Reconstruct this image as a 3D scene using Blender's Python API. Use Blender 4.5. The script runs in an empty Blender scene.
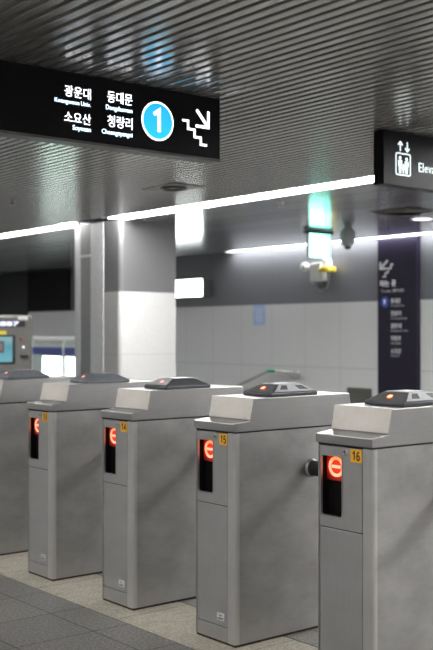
import bpy, bmesh, math, random
from mathutils import Vector, Matrix
random.seed(7)
S = bpy.context.scene
COL = S.collection

# ------------------------------------------------------------------ materials
MATS = {}
class NT:
    def __init__(s, name):
        s.m = bpy.data.materials.new(name); s.m.use_nodes = True
        s.t = s.m.node_tree; s.t.nodes.clear()
        s.out = s.n('ShaderNodeOutputMaterial')
    def n(s, typ, **kw):
        nd = s.t.nodes.new(typ)
        for k, v in kw.items():
            setattr(nd, k, v)
        return nd
    def l(s, a, b): s.t.links.new(a, b)
    def val(s, sock, v):
        if hasattr(v, 'bl_idname') or hasattr(v, 'is_linked'): s.l(v, sock)
        else: sock.default_value = v
    def math(s, op, a, b=0.0, c=None):
        nd = s.n('ShaderNodeMath', operation=op)
        s.val(nd.inputs[0], a); s.val(nd.inputs[1], b)
        if c is not None: s.val(nd.inputs[2], c)
        return nd.outputs[0]
    def coords(s, scale=(1, 1, 1), kind='Object'):
        tc = s.n('ShaderNodeTexCoord'); mp = s.n('ShaderNodeMapping')
        mp.inputs['Scale'].default_value = scale
        s.l(tc.outputs[kind], mp.inputs['Vector'])
        return mp.outputs[0]
    def noise(s, scale, coord=None, detail=3, rough=.6):
        nd = s.n('ShaderNodeTexNoise')
        nd.inputs['Scale'].default_value = scale
        nd.inputs['Detail'].default_value = detail
        nd.inputs['Roughness'].default_value = rough
        if coord is not None: s.l(coord, nd.inputs['Vector'])
        return nd.outputs['Fac']
    def ramp(s, fac, stops):
        nd = s.n('ShaderNodeValToRGB')
        e = nd.color_ramp.elements
        while len(e) < len(stops): e.new(.5)
        for i, (p, c) in enumerate(stops):
            e[i].position = p; e[i].color = c if len(c) == 4 else (*c, 1)
        s.l(fac, nd.inputs[0])
        return nd.outputs[0]
    def mix(s, fac, a, b, blend='MIX'):
        nd = s.n('ShaderNodeMix', data_type='RGBA', blend_type=blend)
        s.val(nd.inputs[0], fac)
        for i, v in ((6, a), (7, b)):
            if isinstance(v, tuple): nd.inputs[i].default_value = (*v, 1) if len(v) == 3 else v
            else: s.l(v, nd.inputs[i])
        return nd.outputs[2]
    def bsdf(s, color=(.5, .5, .5), rough=.5, metal=0., emis=None, estr=0., **kw):
        b = s.n('ShaderNodeBsdfPrincipled')
        if isinstance(color, tuple): b.inputs['Base Color'].default_value = (*color, 1)
        else: s.l(color, b.inputs['Base Color'])
        s.val(b.inputs['Roughness'], rough); s.val(b.inputs['Metallic'], metal)
        if emis is not None:
            if isinstance(emis, tuple): b.inputs['Emission Color'].default_value = (*emis, 1)
            else: s.l(emis, b.inputs['Emission Color'])
            s.val(b.inputs['Emission Strength'], estr)
        for k, v in kw.items(): s.val(b.inputs[k.replace('_', ' ')], v)
        s.l(b.outputs[0], s.out.inputs[0])
        return b
    def bump(s, b, h, strength=.2, dist=.001):
        nd = s.n('ShaderNodeBump'); nd.inputs['Strength'].default_value = strength
        nd.inputs['Distance'].default_value = dist
        s.l(h, nd.inputs['Height']); s.l(nd.outputs[0], b.inputs['Normal'])

def simple(name, color, rough=.5, metal=0., emis=None, estr=0., var=.06, vs=30., **kw):
    t = NT(name)
    n = t.noise(vs, t.coords())
    c0 = tuple(max(0, v * (1 - var * 2)) for v in color); c1 = tuple(min(1, v * (1 + var * 2)) for v in color)
    c = t.ramp(n, [(.25, c0), (.75, c1)])
    t.bsdf(c, rough, metal, emis, estr, **kw)
    MATS[name] = t.m
    return t.m

def emitter(name, color, strength):
    t = NT(name)
    n = t.noise(3., t.coords())
    st = t.math('MULTIPLY_ADD', n, strength * .06, strength * .97)
    t.bsdf((.8, .8, .8), .4, 0, color, st)
    MATS[name] = t.m
    return t.m

def steel(name, color, rough, brush=(3, 3, 240), blot=.12, bump=.06, aniso=0., rv=.12, metal=1.):
    t = NT(name)
    fine = t.noise(1., t.coords(brush), 4, .7)
    big = t.noise(5., t.coords((1, 1, 1.6)), 4, .6)
    lo = tuple(v * (1 - blot) for v in color); hi = tuple(min(1, v * (1 + blot)) for v in color)
    c = t.ramp(big, [(.3, lo), (.7, hi)])
    f2 = t.ramp(fine, [(.3, (.92, .92, .92)), (.7, (1, 1, 1))])
    c = t.mix(1., c, f2, 'MULTIPLY')
    r = t.math('MULTIPLY_ADD', big, rv, rough - rv / 2)
    r = t.math('MULTIPLY_ADD', fine, .1, r)
    b = t.bsdf(c, r, metal)
    if aniso: b.inputs['Anisotropic'].default_value = aniso
    t.bump(b, fine, bump, .0006)
    MATS[name] = t.m
    return t.m

STEEL_SIDE = steel('brushed steel side', (.43, .423, .415), .43, (9, 9, 220), .16, .03, metal=.88, rv=.2)
STEEL_FRONT = steel('satin steel front', (.47, .465, .458), .38, (160, 160, 4), .07, metal=.8)
STEEL_HIGHLIGHT = steel('corner highlight steel', (.60, .592, .58), .36, (160, 160, 4), .05, metal=.8)
STEEL_LID = steel('satin steel lid', (.45, .445, .44), .28, (6, 6, 160), .07, metal=.9)
STEEL_SHELF = steel('worn steel plate', (.60, .568, .53), .46, (60, 60, 6), .08)
STEEL_POST = simple('brushed grey post', (.62, .625, .64), .4, .2)
DARK_GAP = simple('dark gap', (.012, .012, .012), .6)
RUBBER = simple('black rubber', (.02, .02, .022), .45)
BLACK_PLASTIC = simple('black display plastic', (.006, .005, .005), .6, Specular_IOR_Level=.1)
READER_DARK = simple('charcoal reader plastic', (.075, .08, .09), .32)
READER_BLUE = simple('slate reader cover', (.17, .185, .21), .3)
READER_LIGHT = simple('pale grey reader panel', (.68, .70, .73), .3)
READER_WHITE = simple('white reader panel', (.75, .75, .77), .35)
PATCH = simple('grey reader patch', (.10, .11, .12), .4)
LED_ORANGE = emitter('orange indicator', (1, .16, .04), 5.)
LED_RED = emitter('red indicator', (1, .25, .22), 2.2)
STICKER = simple('orange sticker', (.83, .42, .012), .45)
INK = simple('black ink', (.012, .012, .012), .5)
RING = emitter('orange signal ring', (1, .225, .015), 1.25)
GLOWRED = None
SOCKET = simple('pale socket cover', (.62, .62, .60), .4)
SIGN_BLACK = simple('black sign face', (.006, .0055, .007), .3, Specular_IOR_Level=.15)
SIGN_GREY = simple('charcoal sign face', (.010, .011, .014), .4, Specular_IOR_Level=.15)
SIGN_TRIM = simple('grey sign trim', (.11, .11, .11), .4, .6)
TEXT_W = emitter('lit white lettering', (.93, .94, 1.0), 2.4)
TEXT_B = emitter('lit pale blue lettering', (.60, .80, 1.0), 2.6)
TEXT_ELEV = emitter('lit white pictogram', (.82, .95, .96), 1.05)
CIRC_RIM = emitter('lit white rim', (.95, .98, 1.0), 2.0)
PURPLE = simple('dark purple panel', (.013, .010, .024), .35, Specular_IOR_Level=.3)
PRINT_W = simple('white print', (.62, .62, .66), .5)
PRINT_G = simple('grey print', (.30, .30, .34), .5)
BLUE_DISC = simple('blue route disc', (.02, .07, .42), .4)
WHITE_PAINT = simple('white enamel', (.78, .79, .78), .4)
MACHINE_GREY = simple('warm grey machine panel', (.14, .135, .125), .45, .2)
MACHINE_DARK = simple('black bezel', (.012, .012, .013), .3)
YELLOW = simple('yellow plastic', (.80, .62, .05), .4)
RED_DOT = simple('red plastic', (.35, .05, .05), .4)
STONE_LABEL = simple('pale label', (.6, .6, .58), .5)
PALE_BLUE = simple('pale blue plate', (.35, .46, .72), .4)
GREEN_TAPE = simple('green tape', (.02, .32, .16), .5)
DOME = simple('smoky grey dome', (.36, .39, .39), .4)
WHITE_LAMP = emitter('white lamp', (1, 1, 1), 4.)
STRIP = emitter('white light strip', (1., .99, .975), 62.)
STRIP4 = emitter('white far light strip', (1., .99, .975), 22.)
STRIP_FILL = emitter('white added fill strip', (1., .99, .975), 23.)
STRIP2 = emitter('white cove light', (.99, 1., .985), 26.)
LIGHTBOX = emitter('white lightbox', (.93, 1., .985), 11.)
AD = emitter('greenish white lightbox', (.86, 1., .95), 9.)
DIGIT = emitter('white digits', (.62, .68, 1.), .9)
DARK_PANEL = simple('unlit dark panel', (.006, .006, .008), .5, Specular_IOR_Level=.1)
WALL_SHADE = simple('wall shade grey', (.035, .036, .040), .45, Specular_IOR_Level=.2)

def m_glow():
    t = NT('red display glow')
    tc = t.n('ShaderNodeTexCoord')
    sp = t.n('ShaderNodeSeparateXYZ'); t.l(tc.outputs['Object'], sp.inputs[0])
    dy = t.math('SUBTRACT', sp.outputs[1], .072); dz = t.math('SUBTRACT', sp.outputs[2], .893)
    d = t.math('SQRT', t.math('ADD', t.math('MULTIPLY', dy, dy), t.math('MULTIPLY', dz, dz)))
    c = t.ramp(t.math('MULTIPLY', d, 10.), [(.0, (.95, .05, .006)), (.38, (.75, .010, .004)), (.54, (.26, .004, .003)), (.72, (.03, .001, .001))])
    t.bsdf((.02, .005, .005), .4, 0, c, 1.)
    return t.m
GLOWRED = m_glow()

def m_circle():
    t = NT('lit cyan disc')
    tc = t.n('ShaderNodeTexCoord')
    sp = t.n('ShaderNodeSeparateXYZ'); t.l(tc.outputs['Object'], sp.inputs[0])
    u = t.math('MULTIPLY_ADD', sp.outputs[2], 5.5, .5)
    c = t.ramp(u, [(.0, (.005, .50, .78)), (1., (.005, .37, .80))])
    t.bsdf((.1, .4, .6), .4, 0, c, 1.25)
    return t.m
CYAN = m_circle()

def m_screen():
    t = NT('teal screen')
    tc = t.n('ShaderNodeTexCoord')
    sp = t.n('ShaderNodeSeparateXYZ'); t.l(tc.outputs['Generated'], sp.inputs[0])
    c = t.ramp(sp.outputs[2], [(0., (.12, .38, .46)), (.6, (.05, .24, .33)), (1., (.26, .42, .42))])
    n = t.noise(14., t.coords())
    c = t.mix(t.math('MULTIPLY', n, .35), c, (.3, .5, .55))
    t.bsdf((.02, .03, .03), .2, 0, c, 1.0)
    return t.m
SCREEN = m_screen()

def m_exit():
    t = NT('lit green exit face')
    tc = t.n('ShaderNodeTexCoord')
    sp = t.n('ShaderNodeSeparateXYZ'); t.l(tc.outputs['Generated'], sp.inputs[0])
    c = t.ramp(sp.outputs[0], [(0., (.30, 1., .82)), (.7, (.20, 1., .74)), (1., (.06, .85, .58))])
    t.bsdf((.1, .5, .4), .4, 0, c, 6.)
    return t.m
EXIT = m_exit()

def m_slat():
    t = NT('grey metal ceiling slat')
    n = t.noise(1., t.coords((2, .6, 2)), 3)
    c = t.ramp(n, [(.3, (.52, .51, .495)), (.7, (.58, .57, .555))])
    t.bsdf(c, .21, .75)
    return t.m
SLAT = m_slat()
SLAT_BACK = simple('dark ceiling void', (.36, .35, .34), .6, .0)

def m_plank():
    t = NT('glossy grey ceiling panels')
    tc = t.n('ShaderNodeTexCoord')
    sp = t.n('ShaderNodeSeparateXYZ'); t.l(tc.outputs['Object'], sp.inputs[0])
    u = t.math('DIVIDE', sp.outputs[0], .42)
    fr = t.math('FRACT', u)
    edge = t.math('LESS_THAN', fr, .06)
    cell = t.math('FLOOR', u)
    wn = t.n('ShaderNodeTexWhiteNoise', noise_dimensions='1D'); t.l(cell, wn.inputs['W'])
    c = t.ramp(wn.outputs['Value'], [(0., (.50, .505, .515)), (1., (.68, .685, .695))])
    c = t.mix(edge, c, (.05, .05, .052))
    b = t.bsdf(c, .17, .7)
    w = t.noise(1., t.coords((3.3, .9, 1)), 2)
    t.bump(b, w, .25, .004)
    return t.m
PLANK = m_plank()

def m_floor():
    t = NT('granite floor tiles')
    tc = t.n('ShaderNodeTexCoord')
    sp = t.n('ShaderNodeSeparateXYZ'); t.l(tc.outputs['Object'], sp.inputs[0])
    x, y = sp.outputs[0], sp.outputs[1]
    fx = t.math('FRACT', t.math('DIVIDE', t.math('SUBTRACT', x, 2.725 - 42.), .42))
    fy = t.math('FRACT', t.math('DIVIDE', t.math('SUBTRACT', y, 4.725 - 41.2), .412))
    def near0(f, w): return t.math('MAXIMUM', t.math('LESS_THAN', f, w), t.math('GREATER_THAN', f, 1 - w))
    strip = t.math('MULTIPLY', t.math('GREATER_THAN', x, 2.93), t.math('LESS_THAN', x, 3.39))
    jx = t.math('MULTIPLY', near0(fx, .009), t.math('SUBTRACT', 1., strip))
    fy2 = t.math('FRACT', t.math('DIVIDE', t.math('SUBTRACT', y, 4.42 - 41.2), .824))
    jy = t.math('ADD', t.math('MULTIPLY', near0(fy, .009), t.math('SUBTRACT', 1., strip)), t.math('MULTIPLY', near0(fy2, .0045), t.math('MULTIPLY', strip, .6)))
    jb = t.math('LESS_THAN', t.math('ABSOLUTE', t.math('SUBTRACT', x, 2.928)), .004)
    jb2 = t.math('LESS_THAN', t.math('ABSOLUTE', t.math('SUBTRACT', x, 3.392)), .006)
    joint = t.math('MINIMUM', t.math('ADD', t.math('ADD', jx, jy), t.math('ADD', t.math('MULTIPLY', jb, .6), jb2)), 1.)
    cell = t.math('ADD', t.math('FLOOR', t.math('DIVIDE', t.math('SUBTRACT', x, 2.725 - 42.), .42)),
                  t.math('MULTIPLY', t.math('FLOOR', t.math('DIVIDE', t.math('SUBTRACT', y, 4.725 - 41.2), .412)), 57.3))
    wn = t.n('ShaderNodeTexWhiteNoise', noise_dimensions='1D'); t.l(cell, wn.inputs['W'])
    g = t.noise(70., t.coords(), 5, .8)
    g2 = t.noise(14., t.coords(), 4, .7)
    dark = t.ramp(g, [(.36, (.075, .071, .068)), (.5, (.145, .139, .133)), (.64, (.32, .31, .295))])
    tint = t.ramp(wn.outputs['Value'], [(0., (.82, .82, .82)), (1., (1.12, 1.11, 1.09))])
    dark = t.mix(1., dark, tint, 'MULTIPLY')
    pale = t.ramp(g, [(.30, (.18, .16, .12)), (.5, (.41, .385, .32)), (.70, (.62, .59, .51))])
    stain = t.ramp(g2, [(.3, (.78, .76, .72)), (.6, (1, 1, 1))])
    pale = t.mix(1., pale, stain, 'MULTIPLY')
    c = t.mix(strip, dark, pale)
    c = t.mix(joint, c, (.022, .02, .018))
    r = t.math('MULTIPLY_ADD', strip, .22, t.math('MULTIPLY_ADD', g, .15, .36))
    b = t.bsdf(c, r, 0)
    t.bump(b, g, .12, .001)
    return t.m
FLOOR = m_floor()

def m_wall():
    """pale stone panels to 1.89 m, glossy dark grey metal panels above"""
    t = NT('panelled concourse wall')
    tc = t.n('ShaderNodeTexCoord')
    sp = t.n('ShaderNodeSeparateXYZ'); t.l(tc.outputs['Object'], sp.inputs[0])
    y, z = sp.outputs[1], sp.outputs[2]
    up = t.math('GREATER_THAN', z, 1.888)
    fy = t.math('FRACT', t.math('DIVIDE', t.math('SUBTRACT', y, 10.5 - 36.5), .73))
    jy = t.math('LESS_THAN', fy, .012)
    fz = t.math('FRACT', t.math('DIVIDE', t.math('ADD', z, .011), .948))
    jz = t.math('MULTIPLY', t.math('LESS_THAN', fz, .013), t.math('SUBTRACT', 1., up))
    joint = t.math('MINIMUM', t.math('ADD', jy, jz), 1.)
    g = t.noise(60., t.coords(), 3)
    pale = t.ramp(g, [(.3, (.56, .57, .575)), (.7, (.64, .65, .655))])
    c = t.mix(up, pale, (.13, .133, .148))
    c = t.mix(t.math('MULTIPLY', joint, .3), c, (.05, .05, .055))
    r = t.math('MULTIPLY_ADD', up, -.12, .42)
    t.bsdf(c, r, t.math('MULTIPLY', up, .15))
    return t.m
WALL = m_wall()
PLAIN = simple('plain grey wall', (.42, .42, .41), .5)

def m_pillar():
    t = NT('pillar cladding')
    tc = t.n('ShaderNodeTexCoord')
    sp = t.n('ShaderNodeSeparateXYZ'); t.l(tc.outputs['Object'], sp.inputs[0])
    z = sp.outputs[2]
    up = t.math('GREATER_THAN', z, 1.925)
    jz = t.math('LESS_THAN', t.math('ABSOLUTE', t.math('SUBTRACT', z, 1.2)), .006)
    g = t.noise(140., t.coords(), 3, .7)
    pale = t.ramp(g, [(.3, (.34, .34, .34)), (.55, (.45, .45, .447)), (.7, (.52, .52, .517))])
    pale = t.mix(t.math('MULTIPLY', jz, .3), pale, (.2, .2, .2))
    c = t.mix(up, pale, (.185, .185, .19))
    t.bsdf(c, t.math('MULTIPLY_ADD', up, -.16, .45), t.math('MULTIPLY', up, .6))
    return t.m
PILLAR = m_pillar()

def m_glass():
    t = NT('clear barrier glass')
    b = t.bsdf((.80, .86, .85), .03, 0)
    g = t.n('ShaderNodeBsdfTransparent'); g.inputs[0].default_value = (.86, .92, .90, 1)
    mx = t.n('ShaderNodeMixShader'); mx.inputs[0].default_value = .16
    t.l(g.outputs[0], mx.inputs[1]); t.l(b.outputs[0], mx.inputs[2]); t.l(mx.outputs[0], t.out.inputs[0])
    return t.m
GLASS = m_glass()
BLUE_FILM = simple('navy film band', (.028, .04, .19), .4)

# ------------------------------------------------------------------ mesh helpers
class MB:
    def __init__(s): s.bm = bmesh.new(); s.mats = []
    def mi(s, mat):
        if mat not in s.mats: s.mats.append(mat)
        return s.mats.index(mat)
    def poly(s, pts, mat):
        vs = [s.bm.verts.new(p) for p in pts]
        f = s.bm.faces.new(vs); f.material_index = s.mi(mat); return f
    def box(s, lo, hi, mat, bev=0., seg=2):
        b2 = bmesh.new()
        r = bmesh.ops.create_cube(b2, size=1.)
        for v in r['verts']:
            v.co = Vector([(lo[k] + hi[k]) / 2 + v.co[k] * (hi[k] - lo[k]) for k in range(3)])
        if bev: bmesh.ops.bevel(b2, geom=b2.edges[:], offset=bev, segments=seg, affect='EDGES', profile=.5)
        s.merge(b2, mat)
    def merge(s, b2, mat, mtx=None):
        if mtx is not None: b2.transform(mtx)
        i = s.mi(mat); mp = {}
        for v in b2.verts: mp[v] = s.bm.verts.new(v.co)
        for f in b2.faces:
            try:
                nf = s.bm.faces.new([mp[v] for v in f.verts]); nf.material_index = i; nf.smooth = f.smooth
            except ValueError: pass
        b2.free()
    def prism(s, pts, axis, a, b, mat, bev=0., caps=True):
        """polygon in the plane normal to axis (0=x: (y,z); 1=y: (x,z); 2=z: (x,y)), extruded from a to b"""
        def P(p, h):
            return {0: (h, p[0], p[1]), 1: (p[0], h, p[1]), 2: (p[0], p[1], h)}[axis]
        b2 = bmesh.new()
        A = [b2.verts.new(P(p, a)) for p in pts]; B = [b2.verts.new(P(p, b)) for p in pts]
        n = len(pts)
        for i in range(n): b2.faces.new((A[i], A[(i + 1) % n], B[(i + 1) % n], B[i]))
        if caps: b2.faces.new(A[::-1]); b2.faces.new(B)
        bmesh.ops.recalc_face_normals(b2, faces=b2.faces[:])
        if bev: bmesh.ops.bevel(b2, geom=b2.edges[:], offset=bev, segments=2, affect='EDGES', profile=.5)
        s.merge(b2, mat)
    def lathe(s, prof, mat, mtx=None, seg=32, smooth=True):
        b2 = bmesh.new(); rings = []
        for r, z in prof:
            if r < 1e-6: rings.append([b2.verts.new((0, 0, z))])
            else: rings.append([b2.verts.new((r * math.cos(2 * math.pi * i / seg), r * math.sin(2 * math.pi * i / seg), z)) for i in range(seg)])
        for a, b in zip(rings, rings[1:]):
            for i in range(seg):
                j = (i + 1) % seg
                q = [a[i % len(a)], a[j % len(a)], b[j % len(b)], b[i % len(b)]]
                u = []
                for v in q:
                    if v not in u: u.append(v)
                if len(u) > 2: b2.faces.new(u).smooth = smooth
        bmesh.ops.recalc_face_normals(b2, faces=b2.faces[:])
        s.merge(b2, mat, mtx)
    def tube(s, pts, rad, mat, seg=14):
        b2 = bmesh.new(); rings = []
        P = [Vector(p) for p in pts]
        up = Vector((0, 0, 1))
        for i, p in enumerate(P):
            d = (P[min(i + 1, len(P) - 1)] - P[max(i - 1, 0)]).normalized()
            if abs(d.z) > .98: up = Vector((1, 0, 0))
            else: up = Vector((0, 0, 1))
            u = d.cross(up).normalized(); v = u.cross(d)
            r = rad[i] if isinstance(rad, (list, tuple)) else rad
            rings.append([b2.verts.new(p + (u * math.cos(2 * math.pi * k / seg) + v * math.sin(2 * math.pi * k / seg)) * r) for k in range(seg)])
        for a, b in zip(rings, rings[1:]):
            for k in range(seg): b2.faces.new((a[k], a[(k + 1) % seg], b[(k + 1) % seg], b[k])).smooth = True
        b2.faces.new(rings[0]); b2.faces.new(rings[-1][::-1])
        bmesh.ops.recalc_face_normals(b2, faces=b2.faces[:])
        s.merge(b2, mat)
    def build(s, name, parent=None, loc=None, shade=True):
        bmesh.ops.recalc_face_normals(s.bm, faces=s.bm.faces[:])
        me = bpy.data.meshes.new(name); s.bm.to_mesh(me); s.bm.free()
        for m in s.mats: me.materials.append(m)
        o = bpy.data.objects.new(name, me); COL.objects.link(o)
        if parent: o.parent = parent
        if loc: o.location = loc
        return o

def tag(o, label=None, cat=None, group=None, kind=None):
    if label: o['label'] = label
    if cat: o['category'] = cat
    if group: o['group'] = group
    if kind: o['kind'] = kind
    return o
def empty(name, loc, label, cat, group=None):
    o = bpy.data.objects.new(name, None); COL.objects.link(o); o.location = loc; o.empty_display_size = .1
    return tag(o, label, cat, group)
def copy_tree(o, parent=None):
    c = o.copy(); COL.objects.link(c)
    if parent: c.parent = parent
    for ch in list(o.children): copy_tree(ch, c)
    return c

def text_mesh(mb, s, box, plane, depth, mat, bold=0., thick=.002, spacing=1.):
    """writing fitted into box; plane 'XZ' faces -Y: box=(x0,z0,x1,z1) at y=depth; plane 'YZ' faces -X: box=(y0,z0,y1,z1) with y0>y1 at x=depth"""
    cu = bpy.data.curves.new('lettering', 'FONT'); cu.body = s; cu.size = 1.; cu.offset = bold; cu.resolution_u = 3; cu.space_character = spacing
    o = bpy.data.objects.new('lettering_temp', cu); COL.objects.link(o)
    dg = bpy.context.evaluated_depsgraph_get(); dg.update()
    me = bpy.data.meshes.new_from_object(o.evaluated_get(dg))
    bpy.data.objects.remove(o); bpy.data.curves.remove(cu)
    xs = [v.co.x for v in me.vertices]; ys = [v.co.y for v in me.vertices]
    if not xs: return
    x0, x1, y0, y1 = min(xs), max(xs), min(ys), max(ys)
    a0, b0, a1, b1 = box
    b2 = bmesh.new(); b2.from_mesh(me); bpy.data.meshes.remove(me)
    for v in b2.verts:
        u = (v.co.x - x0) / (x1 - x0); w = (v.co.y - y0) / (y1 - y0)
        a = a0 + (a1 - a0) * u; b = b0 + (b1 - b0) * w
        v.co = (a, depth, b) if plane == 'XZ' else (depth, a, b)
    r = bmesh.ops.extrude_face_region(b2, geom=b2.faces[:])
    off = Vector((0, -thick, 0)) if plane == 'XZ' else Vector((-thick, 0, 0))
    bmesh.ops.translate(b2, verts=[g for g in r['geom'] if isinstance(g, bmesh.types.BMVert)], vec=off)
    mb.merge(b2, mat)

def stroke(mb, pts, w, plane, depth, mat, thick=.002):
    """flat mitred band along points in the sign plane"""
    n = len(pts); L, R = [], []
    for i in range(n):
        p = Vector(pts[i])
        d1 = (p - Vector(pts[i - 1])).normalized() if i else (Vector(pts[1]) - p).normalized()
        d2 = (Vector(pts[i + 1]) - p).normalized() if i < n - 1 else d1
        n1 = Vector((-d1.y, d1.x)); n2 = Vector((-d2.y, d2.x)); m = (n1 + n2)
        m = m.normalized() if m.length > 1e-6 else n1
        k = w / 2 / max(.35, m.dot(n1))
        L.append(p + m * k); R.append(p - m * k)
    for i in range(n - 1):
        q = [L[i], L[i + 1], R[i + 1], R[i]]
        mb.prism([(v.x, v.y) for v in q], 1 if plane == 'XZ' else 0, depth, depth - thick, mat)
def disc(mb, c, r, plane, depth, mat, thick=.002, seg=48, ry=None, hole=0.):
    ry = ry or r
    P = [(c[0] + r * math.cos(2 * math.pi * i / seg), c[1] + ry * math.sin(2 * math.pi * i / seg)) for i in range(seg)]
    ax = 1 if plane == 'XZ' else 0
    if hole <= 0: mb.prism(P, ax, depth, depth - thick, mat); return
    Q = [(c[0] + (p[0] - c[0]) * hole, c[1] + (p[1] - c[1]) * hole) for p in P]
    for i in range(seg):
        j = (i + 1) % seg
        mb.prism([P[i], P[j], Q[j], Q[i]], ax, depth, depth - thick, mat)

def rrect(x0, z0, x1, z1, r, seg=5):
    P = []
    for cx, cz, a in ((x1 - r, z1 - r, 0), (x0 + r, z1 - r, 90), (x0 + r, z0 + r, 180), (x1 - r, z0 + r, 270)):
        for k in range(seg + 1):
            t = math.radians(a + 90 * k / seg); P.append((cx + r * math.cos(t), cz + r * math.sin(t)))
    return P
def plate_hole(mb, outer, hole, axis, a, b, mat):
    """flat plate with a hole; outer and hole are loops in the plane normal to axis"""
    def P(p, h): return {0: (h, p[0], p[1]), 1: (p[0], h, p[1])}[axis]
    b2 = bmesh.new()
    vo = [b2.verts.new(P(p, a)) for p in outer]; vh = [b2.verts.new(P(p, a)) for p in hole]
    E = []
    for lp in (vo, vh):
        for i in range(len(lp)): E.append(b2.edges.new((lp[i], lp[(i + 1) % len(lp)])))
    bmesh.ops.triangle_fill(b2, edges=E, use_beauty=True)
    r = bmesh.ops.extrude_face_region(b2, geom=b2.faces[:])
    d = Vector(P((0, 0), b)) - Vector(P((0, 0), a))
    bmesh.ops.translate(b2, verts=[g for g in r['geom'] if isinstance(g, bmesh.types.BMVert)], vec=d)
    bmesh.ops.recalc_face_normals(b2, faces=b2.faces[:])
    mb.merge(b2, mat)

# ------------------------------------------------------------------ setting
CZ = 2.75          # ceiling height
WX = 10.80         # far wall
mb = MB(); mb.box((-9, -8, -.1), (WX + .3, 24, 0), FLOOR); tag(mb.build('floor'), 'grey granite tiled floor with a pale strip under the gates', 'floor', kind='structure')

def slat_ceiling(name, xa, xb, y0, y1, label):
    mb = MB()
    mb.box((xa, y0, CZ + .027), (xb, y1, CZ + .08), SLAT_BACK)
    n = int((xb - xa - .05) / .074)
    for i in range(n):
        x = xb - .052 - i * .074
        w = .044
        prof = [(x, CZ + .028), (x, CZ + .0025), (x + .0025, CZ), (x + w - .0025, CZ), (x + w, CZ + .0025), (x + w, CZ + .028)]
        A = [mb.bm.verts.new((p[0], y0, p[1])) for p in prof]; B = [mb.bm.verts.new((p[0], y1, p[1])) for p in prof]
        k = mb.mi(SLAT)
        for j in range(len(prof) - 1):
            f = mb.bm.faces.new((A[j], A[j + 1], B[j + 1], B[j])); f.material_index = k
    return tag(mb.build(name), label, 'ceiling', kind='structure')
slat_ceiling('ceiling', -9, 6.40, -8, 24, 'grey slatted metal ceiling over the gates')
mb = MB(); mb.box((6.72, -8, CZ), (WX - .2, 24, CZ + .08), PLANK); mb.box((WX - .2, 12.9, CZ), (WX + .2, 24, CZ + .08), PLANK)
tag(mb.build('ceiling.001'), 'glossy grey panel ceiling beyond the light strip', 'ceiling', kind='structure')

def strip_light(name, x0, x1, y0, y1, mat, label, group=None, z=CZ):
    t = empty(name, ((x0 + x1) / 2, (y0 + y1) / 2, z), label, 'light', group)
    cx, cy = t.location.x, t.location.y
    mb = MB(); mb.box((x0 + .02 - cx, y0 - cy, .012), (x1 - .02 - cx, y1 - cy, .03), mat); mb.build('diffuser', t)
    mb = MB()
    for a, b in ((x0, x0 + .018), (x1 - .018, x1)): mb.box((a - cx, y0 - cy, -.002), (b - cx, y1 - cy, .05), STEEL_POST)
    mb.box((x0 - cx, y0 - cy, .05), (x1 - cx, y1 - cy, .06), STEEL_POST)
    mb.build('channel', t)
    return t
strip_light('ceiling_light_strip', 6.42, 6.72, -8, 10.0, STRIP, 'long white recessed ceiling light strip before the pillar, meeting the sign for the elevator')
strip_light('ceiling_light_strip', 6.42, 6.72, 10.98, 24, STRIP4, 'white recessed ceiling light strip on the far side of the pillar, over the ticket machine')
strip_light('ceiling_cove_light', WX - .20, WX - .02, -8, 12.9, STRIP2, 'white light strip where the ceiling meets the far wall above the exit sign')

mb = MB(); mb.box((WX, -8, 0), (WX + .2, 24, CZ), WALL); tag(mb.build('wall_back'), 'far wall of pale stone panels under dark grey metal panels', 'wall', kind='structure')
mb = MB(); mb.box((-9, -8.2, 0), (WX + .2, -8, CZ), PLAIN); tag(mb.build('wall_right'), 'end wall of the concourse behind the gates', 'wall', kind='structure')
mb = MB(); mb.box((-9.2, -8.2, 0), (-9, 24.2, CZ), PLAIN); tag(mb.build('wall_front'), 'plain wall of the entrance hall', 'wall', kind='structure')
mb = MB(); mb.box((-9, 24, 0), (WX + .2, 24.2, CZ), WALL); tag(mb.build('wall_left'), 'end wall of the concourse', 'wall', kind='structure')
mb = MB(); mb.box((WX - .03, 17.95, 1.895), (WX, 19.62, CZ - .01), DARK_PANEL, .004); tag(mb.build('trim_1'), 'black unlit panel on the far wall beside the pillar', 'panel', kind='structure')

mb = MB(); mb.box((WX - .03, 19.66, 1.80), (WX, 23.9, CZ - .01), WALL_SHADE, .004); tag(mb.build('wall_shade_sheet'), 'added dark grey sheet painting shade on the wall above the ticket machine', 'panel', kind='structure')  # added sheet, its dark colour stands in for shade on the wall's left end
# pillar
mb = MB()
pf = [(6.66 + .05, 9.98), (7.46, 9.98), (7.46, 10.96), (6.66, 10.96), (6.66, 10.03)]
arc = [(6.66 + .05 - .05 * math.sin(math.radians(a)), 10.03 - .05 * math.cos(math.radians(a))) for a in (72, 54, 36, 18)]
mb.prism(pf + arc, 2, 0, CZ, PILLAR)
tag(mb.build('pillar'), 'square pillar, white stone below and dark grey metal above', 'pillar', kind='structure')

g = empty('shutter_guide_post', (6.6, 10.55, 0), 'pair of brushed steel guide posts standing against the pillar', 'post')
mb = MB(); mb.box((.050, -.235, 0), (.058, .045, CZ), STEEL_POST, .002); mb.build('wide_post', g)
mb = MB(); mb.box((.050, .275, 0), (.058, .40, CZ), STEEL_POST, .002); mb.build('narrow_post', g)
mb = MB(); mb.box((.052, .045, 0), (.059, .275, CZ), simple('recess steel', (.26, .265, .265), .45, .2)); mb.build('recess_panel', g)
mb = MB(); mb.box((.044, .045, 2.36), (.052, .275, 2.385), STEEL_POST); mb.build('cross_bar', g)

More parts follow.
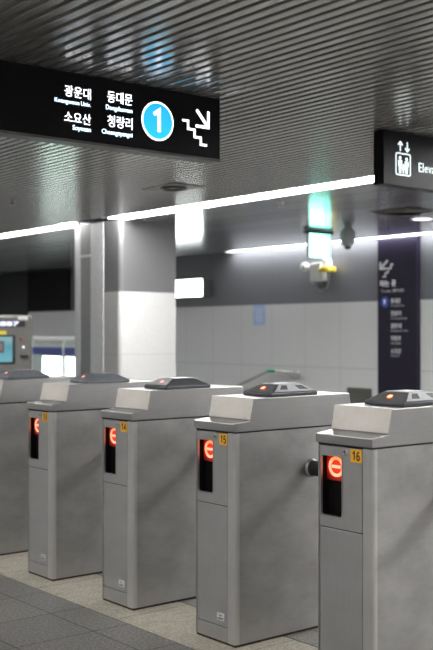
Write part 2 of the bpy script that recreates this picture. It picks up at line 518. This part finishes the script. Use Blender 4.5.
# ------------------------------------------------------------------ ticket gates
GX, GL, GW = 3.081, .862, .299
PITCH, Y13 = .827, 5.62 - GW / 2
HB = .985
def make_gate():
    g = empty('ticket_gate', (0, 0, 0), '', 'ticket gate', 'stainless steel ticket gates in a row')
    hw = GW / 2
    # cabinet: footprint with rounded corners and an open front pocket
    def arc(cx, cy, r, a0, a1, n=5):
        return [(cx + r * math.cos(math.radians(a0 + (a1 - a0) * k / n)), cy + r * math.sin(math.radians(a0 + (a1 - a0) * k / n))) for k in range(n + 1)]
    r = .018
    foot = arc(r, -hw + r, r, 180, 270) + arc(GL - r, -hw + r, r, 270, 360) + arc(GL - r, hw - r, r, 0, 90) + arc(.011, hw - .011, .011, 90, 180)
    foot += [(0, .137), (.075, .137), (.075, -.100), (0, -.100)]
    mb = MB(); mb.prism(foot, 2, .012, HB, STEEL_SIDE)
    for f in mb.bm.faces:
        if abs(f.normal.z) < .5: f.smooth = False
    mb.build('cabinet', g)
    mb = MB(); mb.prism([(-.0012, -.1005)] + arc(.018, -hw + .018, .0192, 180, 270) + [(.026, -hw - .0012), (.026, -hw + .004), (.004, -hw + .022), (.004, -.1005)], 2, .013, HB - .001, STEEL_HIGHLIGHT); mb.build('corner_highlight', g)  # added strip in lighter steel, paints the highlight of the rounded corner
    mb = MB(); mb.box((.006, -hw + .006, 0), (GL - .006, hw - .006, .012), simple('rusty base gap', (.05, .028, .016), .8, var=.3)); mb.build('base_plinth', g)
    mb = MB(); mb.box((.004, -hw + .004, HB), (GL - .004, hw - .004, HB + .006), DARK_GAP); mb.build('seam', g)
    # upper front panel with its window
    fp = MB()
    plate_hole(fp, rrect(-.0955, .6455, .1335, .981, .003, 2), rrect(.012, .693, .127, .941, .012), 0, .001, .010, STEEL_FRONT)
    p = fp.build('front_panel', g)
    mb = MB(); plate_hole(mb, rrect(.0085, .6895, .1305, .9445, .014), rrect(.0125, .6935, .1265, .9405, .011), 0, -.0012, .002, STEEL_LID); mb.build('window_frame', p)
    mb = MB()   # lock
    mtx = Matrix.Translation((.001, -.004, .962)) @ Matrix.Rotation(math.radians(-90), 4, 'Y')
    mb.lathe([(0, .003), (.007, .003), (.008, .005), (.0125, .004), (.014, .001), (.014, -.002)], STEEL_LID, mtx, 20)
    mb.box((-.0038, -.0055, .957), (-.0028, -.0025, .967), DARK_GAP)
    mb.build('lock', p)
    mb = MB()   # black housing behind the window
    for lo, hi in (((.048, .008, .688), (.052, .131, .946)), ((.010, .006, .688), (.052, .010, .946)), ((.010, .129, .688), (.052, .133, .946)), ((.010, .006, .684), (.052, .133, .690)), ((.010, .006, .944), (.052, .133, .948))):
        mb.box(lo, hi, BLACK_PLASTIC)
    d = mb.build('display', g)
    mb = MB(); mb.box((.012, -.0995, .013), (.014, .1365, .683), DARK_GAP); mb.box((.012, -.0995, .683), (.014, .005, .984), DARK_GAP); mb.build('gap_shade_sheet', g)  # dark sheets added in the steel pocket, painting the shade in the panel gaps
    mb = MB(); mb.box((.034, .013, .835), (.036, .126, .941), GLOWRED); mb.build('red_backlight', d)
    mb = MB()
    disc(mb, (.072, .893), .042, 'YZ', .033, RING, .002, 40, hole=.69)
    mb.box((.0305, .048, .887), (.033, .096, .900), RING); mb.build('no_entry_signal', d)
    # lower door, kick plate
    mb = MB(); mb.box((.001, -.0955, .0815), (.010, .1335, .6405), STEEL_FRONT, .0015); lp = mb.build('access_door', g)
    mb = MB()
    mb.box((-.0025, -.072, .108), (.001, -.020, .142), SOCKET, .002)
    mb.box((-.0034, -.064, .114), (-.0022, -.028, .120), PATCH); mb.box((-.0034, -.056, .126), (-.0022, -.036, .136), STEEL_LID)
    mb.build('socket_cover', lp)
    mb = MB(); mb.box((.001, -.0955, .012), (.010, .1335, .0775), STEEL_FRONT, .0015); mb.build('kick_plate', g)
    # number sticker
    mb = MB(); mb.box((-.0012, -.094, .926), (.0008, -.036, .979), STICKER, .0008); mb.build('number_sticker', g)
    # lid: front lip, shelf, slanted plate, flat top, and the same behind
    prof = [(-.006, .992), (-.006, 1.030), (.091, 1.041), (.112, 1.143), (.752, 1.146), (.775, 1.041), (GL + .006, 1.030), (GL + .006, .992)]
    mb = MB(); mb.prism(prof, 1, -hw - .003, hw + .003, STEEL_LID, .003); lid = mb.build('lid', g)
    mb = MB()
    a, b = Vector((.0915, 1.0445)), Vector((.1115, 1.1425)); nrm = Vector((-(b - a).y, (b - a).x)).normalized() * .003
    mb.prism([tuple(a), tuple(b), tuple(b + nrm), tuple(a + nrm)], 1, -hw - .0034, hw + .0034, STEEL_SHELF); mb.build('slanted_plate', lid)
    # turnstile arm on the passage side
    mb = MB()
    mtx = Matrix.Translation((.488, -hw, .79)) @ Matrix.Rotation(math.radians(90), 4, 'X')
    mb.lathe([(.045, 0), (.045, .008), (.038, .014)], STEEL_LID, mtx, 28)
    hub = mb.build('arm_hub', g)
    mb = MB()
    mb.lathe([(.037, .004), (.037, .40), (.030, .425), (.018, .435), (0, .437)], RUBBER, mtx, 28)
    mb.build('barrier_arm', g)
    return g

def make_reader(kind, led):
    """low hipped card reader lying on the lid; origin at its front edge on the lid"""
    x0, x1, y0, y1 = 0, .305, -.105, .105
    mb = MB()
    base = [(x0, y0), (x1, y0), (x1, y1), (x0, y1)]
    lv = [(0, 0), (.016, -.003), (.058, None)]
    A = [(x, y, 0) for x, y in base]; B = [(x, y, .017) for x, y in base]
    T = [(x0 + .085, y0 + .050, .054), (x1 - .075, y0 + .050, .054), (x1 - .075, y1 - .035, .054), (x0 + .085, y1 - .035, .054)]
    M = READER_DARK if kind in ('light', 'white') else READER_BLUE
    b2 = bmesh.new()
    VA = [b2.verts.new(p) for p in A]; VB = [b2.verts.new(p) for p in B]; VT = [b2.verts.new(p) for p in T]
    for U, V in ((VA, VB), (VB, VT)):
        for i in range(4): b2.faces.new((U[i], U[(i + 1) % 4], V[(i + 1) % 4], V[i]))
    b2.faces.new(VT); b2.faces.new(VA[::-1])
    bmesh.ops.recalc_face_normals(b2, faces=b2.faces[:])
    bmesh.ops.bevel(b2, geom=b2.edges[:], offset=.004, segments=2, affect='EDGES', profile=.5)
    mb.merge(b2, M)
    rd = mb.build('card_reader')
    def on_face(q, u, v, off=.0012):
        a, b, c, d = [Vector(p) for p in q]
        n = (b - a).cross(d - a).normalized()
        return (a * (1 - u) + b * u) * (1 - v) + (d * (1 - u) + c * u) * v + n * off
    def patch(q, rect, mat, name, off=.0025):
        m = MB(); u0, v0, u1, v1 = rect
        P = [on_face(q, u, v, off) for u, v in ((u0, v0), (u1, v0), (u1, v1), (u0, v1))]
        n = (P[1] - P[0]).cross(P[3] - P[0]).normalized() * .0015
        P2 = [p - n for p in P]
        m.poly(P, mat); m.poly(P2[::-1], mat)
        for i in range(4): m.poly([P2[i], P2[(i + 1) % 4], P[(i + 1) % 4], P[i]], mat)
        return m.build(name, rd)
    side = (B[0], B[1], T[1], T[0]); front = (B[3], B[0], T[0], T[3]); top = tuple(T)
    if kind == 'light':
        patch(side, (.05, .10, .97, .97), READER_LIGHT, 'card_panel')
        patch(side, (.16, .30, .36, .80), PATCH, 'sensor_patch', .0035)
        patch(side, (.66, .30, .90, .80), PATCH, 'sensor_patch', .0035)
        patch(top, (.03, .05, .97, .95), READER_LIGHT, 'card_panel')
    elif kind == 'white':
        patch(front, (.06, .10, .94, .95), READER_WHITE, 'card_panel')
        patch(top, (.03, .05, .97, .95), READER_LIGHT, 'card_panel')
    else:
        patch(top, (.03, .05, .97, .95), READER_DARK, 'card_panel')
    r = (.46, .38, .57, .60) if kind == 'light' else ((.5, .40, .62, .60) if kind == 'white' else (.42, .40, .50, .58))
    patch(front, r, led, 'indicator_light', .004)
    return rd

READERS = {k: make_reader(k, l) for k, l in (('light', LED_ORANGE), ('white', LED_RED), ('dark', LED_RED))}
proto = make_gate()
gates = [(15, 'light', .240, 'steel ticket gate with orange sticker numbered 15 and black arm stub on its side'),
         (16, 'light', .205, 'steel ticket gate with orange sticker numbered 16, largest and closest'),
         (14, 'white', .228, 'steel ticket gate with orange sticker numbered 14 and white-fronted card reader'),
         (13, 'dark', .250, 'steel ticket gate with orange sticker numbered 13 and dark card reader'),
         (12, 'dark', .16, 'steel ticket gate just past the one numbered 13, its front outside the picture'),
         (11, 'dark', .300, 'steel ticket gate farthest along the row, only its top showing before the ticket machine')]
used = set(); made = []
for i, (num, kind, rx, label) in enumerate(gates):
    o = proto if i == 0 else copy_tree(proto)
    o.location = (GX, Y13 - PITCH * (num - 13) - (.008 if num == 16 else 0), 0); o['label'] = label; made.append((o, kind, rx))
for o, kind, rx in made:
    rd = copy_tree(READERS[kind]) if kind in used else READERS[kind]
    used.add(kind)
    if o.location.y < 3.1: o.scale.y = 1.045; o.location.y -= .006
    rd.parent = o; rd.location = (rx, -.030, 1.1452)
for o in [o for o in bpy.data.objects if o.parent is None and o.name.startswith('card_reader')]: bpy.data.objects.remove(o)
DIG = {'1': [(.1, 1.2), (.62, 1.6), (.62, 0)],
       '3': [(.05, 1.5), (.5, 1.6), (.9, 1.3), (.8, .95), (.4, .85), (.85, .72), (.95, .35), (.6, 0), (.05, .08)],
       '4': [(.72, 0), (.72, 1.6), (.05, .48), (1.05, .48)],
       '5': [(.95, 1.6), (.2, 1.6), (.12, .9), (.6, 1.0), (.92, .72), (.92, .3), (.6, 0), (.05, .06)],
       '6': [(.9, 1.42), (.55, 1.6), (.15, 1.25), (.08, .5), (.25, .05), (.7, 0), (.95, .3), (.92, .68), (.6, .92), (.12, .72)]}
def digits(mb, txt, y, z, w, h):
    for c in txt:
        stroke(mb, [(y - p[0] * w, z + p[1] * h / 1.6) for p in DIG[c]], .0062, 'YZ', -.0010, INK, .0008)
        y -= w * 1.42
def find(num):
    y = Y13 - PITCH * (num - 13)
    return next(o for o in bpy.data.objects if o.parent is None and o.name.startswith('ticket_gate') and abs(o.location.y - y) < .02)
for num in (13, 14, 15, 16):
    st = next(c for c in find(num).children if c.name.startswith('number_sticker'))
    mb = MB(); digits(mb, str(num), -.0465, .9365, .0155, .0325)
    mb.build('number', st)

# ------------------------------------------------------------------ hanging signs (both along the gates' length, in line)
SY = 4.48
t = empty('hanging_sign', (2.6, SY, 2.40), 'black lit sign with white Korean place names, blue 1 disc and stairs arrow', 'sign')
def rel(pts, o): return [(p[0] - o[0], p[1] - o[2]) for p in pts]
OX, OZ = 2.6, 2.40
mb = MB(); mb.box((1.62 - OX, 0, .014), (3.656 - OX, .09, CZ - OZ - .001), SIGN_BLACK, .003); mb.build('sign_case', t)
mb = MB(); mb.box((1.615 - OX, -.004, 0), (3.660 - OX, .094, .014), SIGN_TRIM, .002); mb.build('bottom_trim', t)
D = -.0012
def txt(name, s, x0, z0, x1, z1, mat, bold):
    mb = MB(); text_mesh(mb, s, (x0 - OX, z0 - OZ, x1 - OX, z1 - OZ), 'XZ', D + .001, mat, bold); return mb.build(name, t)
txt('lettering', '광운대', 2.660, 2.625, 2.812, 2.681, TEXT_W, .0)
txt('lettering', 'Kwangwoon Univ.', 2.604, 2.583, 2.811, 2.611, TEXT_B, .004)
txt('lettering', '소요산', 2.658, 2.498, 2.813, 2.552, TEXT_W, .0)
txt('lettering', 'Soyosan', 2.706, 2.456, 2.812, 2.487, TEXT_B, .004)
txt('lettering', '동대문', 2.911, 2.630, 3.066, 2.690, TEXT_W, .0)
txt('lettering', 'Dongdaemun', 2.903, 2.585, 3.066, 2.616, TEXT_B, .004)
txt('lettering', '청량리', 2.913, 2.505, 3.066, 2.566, TEXT_W, .0)
txt('lettering', 'Cheongnyangni', 2.878, 2.459, 3.066, 2.490, TEXT_B, .004)
mb = MB(); disc(mb, (0, 0), .104, 'XZ', 0, CIRC_RIM, .002); rim = mb.build('route_disc', t, (3.228 - OX, 0, 2.572 - OZ))
mb = MB(); disc(mb, (0, 0), .0945, 'XZ', -.002, CYAN, .001); mb.build('blue_disc', rim)
mb = MB(); stroke(mb, [(-.026, .034), (.008, .056), (.008, -.056)], .020, 'XZ', -.003, TEXT_W, .001); mb.build('numeral', rim)
mb = MB()
stroke(mb, rel([(3.392, 0, 2.600), (3.431, 0, 2.600), (3.431, 0, 2.557), (3.476, 0, 2.557), (3.476, 0, 2.518), (3.519, 0, 2.518), (3.519, 0, 2.481), (3.562, 0, 2.481)], (0, 0, 0)) and
       [(a - OX, b - OZ) for a, b in ((3.392, 2.600), (3.431, 2.600), (3.431, 2.557), (3.476, 2.557), (3.476, 2.518), (3.519, 2.518), (3.519, 2.481), (3.562, 2.481))], .012, 'XZ', 0, TEXT_W)
mb.build('stairs_symbol', t)
mb = MB()
stroke(mb, [(3.490 - OX, 2.668 - OZ), (3.568 - OX, 2.584 - OZ)], .016, 'XZ', 0, TEXT_W)
stroke(mb, [(3.572 - OX, 2.668 - OZ), (3.572 - OX, 2.580 - OZ), (3.484 - OX, 2.580 - OZ)], .015, 'XZ', 0, TEXT_W)
mb.build('arrow_symbol', t)

OX2 = 5.0
t2 = empty('hanging_sign', (OX2 + .018, SY, 2.40), 'dark grey hanging sign reading Elevator with a lift pictogram', 'sign')
mb = MB(); mb.box((4.985 - OX2, 0, .0), (7.0 - OX2 - .7, .085, CZ - OZ - .001), SIGN_GREY, .003); mb.build('sign_case', t2)
mb = MB(); mb.box((4.983 - OX2, .004, .0), (4.9855 - OX2, .082, CZ - OZ - .002), SIGN_BLACK); mb.build('end_cap', t2)
def arrow(mb, x, z0, z1):
    s = 1 if z1 > z0 else -1
    stroke(mb, [(x, z0), (x, z1 - s * .006)], .010, 'XZ', 0, TEXT_ELEV)
    stroke(mb, [(x - .022, z1 - s * .024), (x, z1 - s * .004), (x + .022, z1 - s * .024)], .010, 'XZ', 0, TEXT_ELEV)
mb = MB(); arrow(mb, 5.144 - OX2, 2.626 - OZ, 2.690 - OZ); arrow(mb, 5.212 - OX2, 2.690 - OZ, 2.626 - OZ); mb.build('arrow_symbol', t2)
mb = MB()
plate_hole(mb, rrect(5.097 - OX2, 2.469 - OZ, 5.246 - OX2, 2.616 - OZ, .016), rrect(5.106 - OX2, 2.478 - OZ, 5.237 - OX2, 2.607 - OZ, .010), 1, 0, -.002, TEXT_ELEV)
def figure(x, zb, h):
    disc(mb, (x, zb + h * .88), h * .105, 'XZ', 0, TEXT_ELEV, .002, 20)
    w = h * .17
    mb.prism([(x - w, zb + h * .74), (x + w, zb + h * .74), (x + w, zb + h * .40), (x + w * .62, zb + h * .40), (x + w * .55, zb), (x + .003 * 0 + w * .06, zb), (x, zb + h * .36), (x - w * .06, zb), (x - w * .55, zb), (x - w * .62, zb + h * .40), (x - w, zb + h * .40)], 1, 0, -.002, TEXT_ELEV)
figure(5.141 - OX2, 2.484 - OZ, .112); figure(5.205 - OX2, 2.484 - OZ, .108); figure(5.173 - OX2, 2.484 - OZ, .062)
mb.build('lift_pictogram', t2)
mb = MB(); text_mesh(mb, 'Elevator', (5.325 - OX2, 2.509 - OZ, 5.598 - OX2, 2.570 - OZ), 'XZ', -.0002, TEXT_ELEV, .004, .002, 1.10); mb.build('lettering', t2)

# ------------------------------------------------------------------ exit sign hanging beyond
t = empty('exit_sign', (9.32, 9.42, 2.40), 'glowing green exit sign hanging from the glossy ceiling', 'sign')
mb = MB(); mb.box((-.182, 0, 0), (.182, .06, .30), WHITE_PAINT, .004); mb.build('sign_case', t)
mb = MB(); mb.box((-.181, -.004, .001), (.181, 0, .299), EXIT); f = mb.build('lit_face', t)
mb = MB()   # running figure and door
disc(mb, (.045, .235), .022, 'XZ', -.004, TEXT_W, .002, 20)
stroke(mb, [(.035, .205), (-.005, .13)], .036, 'XZ', -.004, TEXT_W)
stroke(mb, [(-.005, .135), (.045, .10), (.035, .045)], .022, 'XZ', -.004, TEXT_W)
stroke(mb, [(-.005, .13), (-.05, .09), (-.10, .10)], .022, 'XZ', -.004, TEXT_W)
stroke(mb, [(.035, .20), (.085, .17), (.105, .20)], .018, 'XZ', -.004, TEXT_W)
stroke(mb, [(.03, .20), (-.03, .205), (-.055, .165)], .018, 'XZ', -.004, TEXT_W)
stroke(mb, [(-.16, .03), (-.16, .265), (.15, .265), (.15, .03)], .016, 'XZ', -.004, TEXT_W)
mb.build('running_pictogram', t)
mb = MB(); mb.box((-.225, -.02, .300), (.225, .075, .345), SIGN_TRIM, .003); mb.build('mounting_bar', t)

# ------------------------------------------------------------------ dome camera, vents, lamps
t = empty('dome_camera', (9.25, 8.87, CZ), 'smoky grey dome camera hanging from the ceiling right of the exit sign', 'camera')
mb = MB(); mb.lathe([(.045, 0), (.05, -.02), (.085, -.05), (.098, -.10), (.096, -.15), (.078, -.21)], DOME, None, 32); mb.build('housing', t)
mb = MB(); mb.lathe([(.078, -.21), (.056, -.235), (.03, -.245)], DOME, None, 32); mb.build('lower_cover', t)
mb = MB(); mb.lathe([(.042, -.236), (.040, -.262), (.024, -.278), (0, -.282)], MACHINE_DARK, None, 24); mb.build('lens', t)

t = empty('ceiling_vent', (5.56, 7.47, CZ), 'square ceiling plate with a round dark recessed fitting in the slatted ceiling', 'ceiling fitting')
mb = MB(); P = rrect(-.19, -.23, .19, .23, .01, 2)
H = [(.115 * math.cos(2 * math.pi * i / 32), .115 * math.sin(2 * math.pi * i / 32)) for i in range(32)]
b2 = bmesh.new()
vo = [b2.verts.new((p[0], p[1], -.004)) for p in P]; vh = [b2.verts.new((p[0], p[1], -.004)) for p in H]
Ed = [b2.edges.new((l[i], l[(i + 1) % len(l)])) for l in (vo, vh) for i in range(len(l))]
bmesh.ops.triangle_fill(b2, edges=Ed, use_beauty=True); mb.merge(b2, simple('plate grey', (.22, .215, .2), .4, .3)); mb.build('plate', t)
mb = MB(); mb.lathe([(.118, -.004), (.118, -.018), (.098, -.018), (.095, .03)], MACHINE_DARK, None, 32); mb.build('ring', t)
mb = MB(); mb.lathe([(.098, .0), (0, .0)], simple('dull lamp face', (.5, .48, .42), .4), None, 32); mb.build('lamp_face', t)

t = empty('ceiling_vent', (8.55, 7.36, CZ), 'dark square ceiling vent behind the elevator sign', 'ceiling fitting')
mb = MB(); mb.box((-.27, -.27, -.006), (.27, .27, -.0005), MACHINE_DARK, .002); mb.build('frame', t)
mb = MB()
VENT = simple('brown vent louvre', (.11, .095, .07), .5)
for k in range(4):
    r = .05 + k * .05
    P = [(-r, -r), (r, -r), (r, r), (-r, r)]
    for i in range(4):
        a, b = P[i], P[(i + 1) % 4]
        s = (r - .03) / r
        mb.poly([(a[0], a[1], -.007), (b[0], b[1], -.007), (b[0] * s, b[1] * s, -.022), (a[0] * s, a[1] * s, -.022)], VENT)
mb.build('louvre', t)

t = empty('ceiling_downlight', (9.27, 7.72, CZ), 'round white lit downlight beside the dark square vent', 'light')
mb = MB(); mb.lathe([(.135, -.0005), (.135, -.010), (.115, -.012), (.112, -.004)], WHITE_PAINT, None, 36); mb.build('ring', t)
mb = MB(); mb.lathe([(.112, -.006), (0, -.008)], WHITE_LAMP, None, 36); mb.build('lens', t)

def sprinkler(x, y, label):
    t = empty('fire_sprinkler', (x, y, CZ), label, 'sprinkler', 'ceiling sprinklers')
    mb = MB(); mb.lathe([(.035, -.001), (.035, -.006), (.014, -.012), (.014, -.012)], STEEL_LID, None, 20); mb.build('cover_plate', t)
    mb = MB(); mb.lathe([(.009, -.01), (.009, -.035), (.022, -.038), (.022, -.041), (0, -.042)], STEEL_LID, None, 20); mb.build('head', t)
sprinkler(4.90, 9.24, 'small steel sprinkler in the slatted ceiling below the black sign')
sprinkler(7.06, 7.69, 'small steel sprinkler in the panel ceiling just past the light strip')

# ------------------------------------------------------------------ things on the far wall
t = empty('wall_alarm_unit', (WX, 10.88, 2.18), 'white alarm box with round lamp and yellow beacon on the dark upper wall', 'alarm')
mb = MB(); mb.box((-.14, -.12, .02), (0, .11, .29), WHITE_PAINT, .012); mb.build('housing', t)
mb = MB(); mb.lathe([(0, .07), (.05, .06), (.062, .03), (.062, 0), (.03, -.06)], WHITE_PAINT, Matrix.Translation((-.14, .19, .24)) @ Matrix.Rotation(math.radians(-90), 4, 'Y'), 24)
mb.box((-.12, .09, .22), (-.04, .21, .26), WHITE_PAINT, .005); mb.build('lamp', t)
mb = MB(); mb.lathe([(.125, 0), (.125, .055), (.11, .065), (0, .065)], YELLOW, Matrix.Translation((-.14, -.26, .15)), 28); bc = mb.build('beacon_base', t)
mb = MB(); mb.lathe([(.07, 0), (.07, .09), (.05, .12), (0, .125)], WHITE_PAINT, Matrix.Translation((-.14, -.25, .215)), 24); mb.build('beacon', bc)
mb = MB(); mb.box((-.14, -.02, -.02), (0, .07, .02), DOME, .004); mb.tube([(-.08, .03, .0), (-.08, .0, -.08), (-.08, -.09, -.12), (-.08, -.19, -.08), (-.08, -.23, .03), (-.08, -.24, .15)], .012, DOME); mb.build('cable', t)

t = empty('wall_lightbox', (WX, 14.23, 2.05), 'bright white lightbox on the far wall, emerging from behind the pillar', 'sign')
mb = MB(); mb.box((-.14, -.76, 0), (0, .76, .30), SIGN_TRIM, .004); mb.build('case', t)
mb = MB(); mb.box((-.146, -.70, .008), (-.1405, .75, .292), LIGHTBOX); mb.build('lit_face', t)

mb = MB(); mb.box((WX - .012, 12.12, 1.575), (WX, 12.39, 1.885), PALE_BLUE, .003)
mb.box((WX - .014, 12.17, 1.62), (WX - .011, 12.34, 1.84), simple('pale inner plate', (.45, .54, .75), .4))
tag(mb.build('wall_plate'), 'small pale blue square plate on the far wall, left of the exit sign', 'sign')

t = empty('hydrant_cabinet', (WX, 10.12, .2), 'dark grey-green cabinet door low on the far wall beside the purple panel', 'cabinet')
mb = MB(); mb.box((-.03, -.225, 0), (0, .225, .475), simple('grey green metal', (.10, .105, .085), .5, .2), .004); mb.build('frame', t)
mb = MB(); mb.box((-.036, -.205, .02), (-.03, .205, .455), simple('grey green door', (.085, .09, .075), .5, .2), .002); mb.build('door', t)

t = empty('wall_handrail', (WX - .2, 11.8, 0), 'bent steel handrail with green tape running down to stairs by the far wall', 'handrail')
mb = MB(); mb.tube([(0, 1.7, .18), (0, .75, .62), (0, .08, .855), (0, 0, .872), (0, -.08, .872), (0, -.60, .848)], .022, STEEL_LID); r_ = mb.build('rail', t)
mb = MB(); mb.tube([(0, .05, .862), (0, 0, .873), (0, -.14, .870)], .0255, GREEN_TAPE); mb.build('tape', r_)
mb = MB(); mb.lathe([(.022, -.02), (.036, 0), (.040, .03), (.034, .06), (0, .07)], STEEL_LID, Matrix.Translation((0, -.60, .848)) @ Matrix.Rotation(math.radians(90), 4, 'X'), 20); mb.build('end_knob', r_)
for y, z in ((.75, .62), (-.45, .854)):
    mb = MB(); mb.tube([(0, y, z - .015), (.06, y, z - .07), (.2, y, z - .07)], .009, STEEL_LID, 10); mb.build('bracket', t)

# purple direction panel
PX = 10.72
t = empty('direction_panel', (PX, 9.37, 0), 'tall dark purple direction panel with stairs arrow and station list on the far wall', 'sign')
mb = MB(); mb.box((0, -.345, 0), (.08, .345, 2.735), PURPLE, .004); mb.build('panel', t)
def W(y): return y - 9.37
def ptxt(s, y0, z0, y1, z1, mat, bold): 
    mb = MB(); text_mesh(mb, s, (W(y0), z0, W(y1), z1), 'YZ', -.0002, mat, bold); mb.build('lettering', t)
mb = MB()
stroke(mb, [(W(9.655), 2.30), (W(9.655), 2.405 - .13 + .02), (W(9.655) , 2.295)], .03, 'YZ', 0, PRINT_W) if False else None
stroke(mb, [(W(9.66), 2.415), (W(9.66), 2.325), (W(9.55), 2.325)], .030, 'YZ', 0, PRINT_W)
stroke(mb, [(W(9.53), 2.435), (W(9.652), 2.333)], .030, 'YZ', 0, PRINT_W)
stroke(mb, [(W(9.62), 2.215), (W(9.57), 2.215), (W(9.57), 2.268), (W(9.52), 2.268), (W(9.52), 2.325), (W(9.47), 2.325), (W(9.47), 2.375), (W(9.43), 2.375)], .022, 'YZ', 0, PRINT_W)
mb.build('stairs_arrow', t)
ptxt('타는 곳', 9.665, 2.075, 9.385, 2.165, PRINT_W, .02)
ptxt('Tracks 乘车处', 9.655, 1.995, 9.24, 2.045, PRINT_G, .008)
mb = MB(); disc(mb, (W(9.581), 1.868), .075, 'YZ', 0, BLUE_DISC, .002, 40); rd = mb.build('route_disc', t)
mb = MB(); text_mesh(mb, '1', (W(9.598), 1.832, W(9.57), 1.905), 'YZ', -.002, PRINT_W, .01, .001); mb.build('numeral', rd)
for z, kr, en, k1, e1 in ((1.880, '동대문', 'Dongdaemun', 9.300, 9.237), (1.712, '청량리', 'Cheongnyangni', 9.293, 9.190), (1.542, '광운대', 'Kwangwoon Univ.', 9.290, 9.170), (1.374, '의정부', 'Uijeongbu', 9.296, 9.295), (1.205, '소요산', 'Soyosan', 9.296, 9.326)):
    ptxt(kr, 9.474, z - .035, k1, z + .035, PRINT_W, .012)
    ptxt(en, 9.474, z - .085, e1, z - .050, PRINT_G, .006)

# ------------------------------------------------------------------ ticket machine
t = empty('ticket_machine', (6.05, 11.74, 0), 'grey ticket machine with teal touch screen and white digit display', 'ticket machine')
MX = 6.05
mb = MB(); mb.prism([(.0, 0), (.0, 1.64), (.025, 1.67), (.55, 1.67), (.55, 0)], 0, -.55, .452, MACHINE_GREY, .006); mb.build('cabinet', t)
mb = MB(); plate_hole(mb, rrect(-.53, .90, .435, 1.645, .03), rrect(-.44, 1.07, .20, 1.412, .01), 1, -.001, -.008, MACHINE_GREY); mb.build('front_panel', t)
mb = MB(); plate_hole(mb, rrect(-.445, 1.06, .205, 1.42, .012), rrect(-.41, 1.085, .172, 1.400, .005), 1, -.001, -.016, MACHINE_DARK); sc = mb.build('screen_bezel', t)
mb = MB(); mb.box((-.42, -.006, 1.08), (.18, -.002, 1.405), SCREEN); mb.build('screen', sc)
mb = MB(); mb.box((-.12, -.009, 1.20), (.055, -.0058, 1.345), simple('screen picture frame', (.06, .09, .10), .3)); mb.box((-.09, -.0105, 1.225), (.03, -.0088, 1.32), simple('screen picture', (.28, .17, .16), .4)); mb.build('screen_picture', sc)
mb = MB(); mb.prism(rrect(-.35, 1.523, .345, 1.598, .02), 1, -.006, -.016, MACHINE_DARK); dp = mb.build('digit_display', t)
mb = MB(); text_mesh(mb, '138.887', (-.28, 1.533, .255, 1.590), 'XZ', -.0162, DIGIT, .03, .001); mb.build('digits', dp)
mb = MB(); mb.box((.245, -.016, 1.611), (.382, -.006, 1.660), STONE_LABEL, .002); mb.build('pale_label', t)
mb = MB(); mb.box((-.12, -.012, 1.428), (.085, -.007, 1.474), YELLOW, .001); mb.build('yellow_label', t)
RX = Matrix.Rotation(math.radians(90), 4, 'X')
mb = MB(); mb.lathe([(.020, 0), (.020, .012), (.014, .016), (0, .016)], RED_DOT, Matrix.Translation((.293, -.007, 1.371)) @ RX, 24); mb.build('red_button', t)
mb = MB(); mb.lathe([(.013, 0), (.013, .010), (0, .012)], emitter('white button lamp', (1, 1, 1), 1.6), Matrix.Translation((.321, -.007, 1.27)) @ RX, 20); mb.build('lit_button', t)
mb = MB(); mb.box((.279, -.016, 1.130), (.392, -.006, 1.170), MACHINE_DARK, .003); mb.build('card_slot', t)
mb = MB(); mb.box((.265, -.0105, 1.192), (.385, -.0075, 1.206), PATCH); mb.box((.25, -.0105, 1.320), (.36, -.0075, 1.332), PATCH); mb.build('printed_line', t)

# ------------------------------------------------------------------ glass barrier and lit panel behind the pillar
t = empty('glass_barrier', (9.0, 15.5, 0), 'glass barrier with white top rail and navy band between the ticket machine and pillar', 'barrier')
mb = MB(); mb.box((-.03, -.9, 1.325), (.03, 1.5, 1.385), WHITE_PAINT, .008); mb.build('top_rail', t)
for y in (-.88, -.33, .75, 1.48):
    mb = MB(); mb.box((-.022, y - .022, 0), (.022, y + .022, 1.325), STEEL_POST, .004); mb.build('post', t)
for a, b in ((-.85, -.36), (-.30, .72), (.78, 1.45)):
    mb = MB(); mb.box((-.006, a, .08), (.006, b, 1.30), GLASS); gp = mb.build('glass_pane', t)
    mb = MB(); mb.box((-.0085, a, 1.077), (-.0062, b, 1.20), BLUE_FILM); mb.build('navy_band', gp)
t = empty('wall_lightbox', (WX, 18.25, .1), 'low greenish white lit panel seen through the glass barrier', 'sign')
mb = MB(); mb.box((-.08, -.70, 0), (0, .70, .90), SIGN_TRIM, .004); mb.build('case', t)
mb = MB(); mb.box((-.086, -.66, .03), (-.0805, .66, .87), AD); mb.build('lit_face', t)

# ------------------------------------------------------------------ light
for x in (.55, -5.3):
    strip_light('ceiling_light_strip', x, x + .28, -8, 24, STRIP_FILL, 'added fill light strip, out of view over the hall before the gates', 'added fill light strips over the entrance hall', CZ - .062)  # unseen strips added to brighten the gate fronts and the floor
w = bpy.data.worlds.new('hall'); S.world = w; w.use_nodes = True
bg = w.node_tree.nodes['Background']; bg.inputs[0].default_value = (.86, .93, 1., 1); bg.inputs[1].default_value = .15

# ------------------------------------------------------------------ camera
cd = bpy.data.cameras.new('camera'); cam = bpy.data.objects.new('camera', cd); COL.objects.link(cam)
cam.location = (0, 0, 1.45)
cam.rotation_euler = (math.radians(90.427), 0, -math.radians(39.02))
cd.sensor_fit = 'VERTICAL'; cd.sensor_height = 36.; cd.sensor_width = 24.; cd.lens = 1040.75 * 36 / 650
cd.clip_start = .05; cd.clip_end = 80
cd.dof.use_dof = True; cd.dof.focus_distance = 4.9; cd.dof.aperture_fstop = 2.8
S.camera = cam
S.view_settings.view_transform = 'Standard'; S.view_settings.look = 'None'; S.view_settings.exposure = 0.
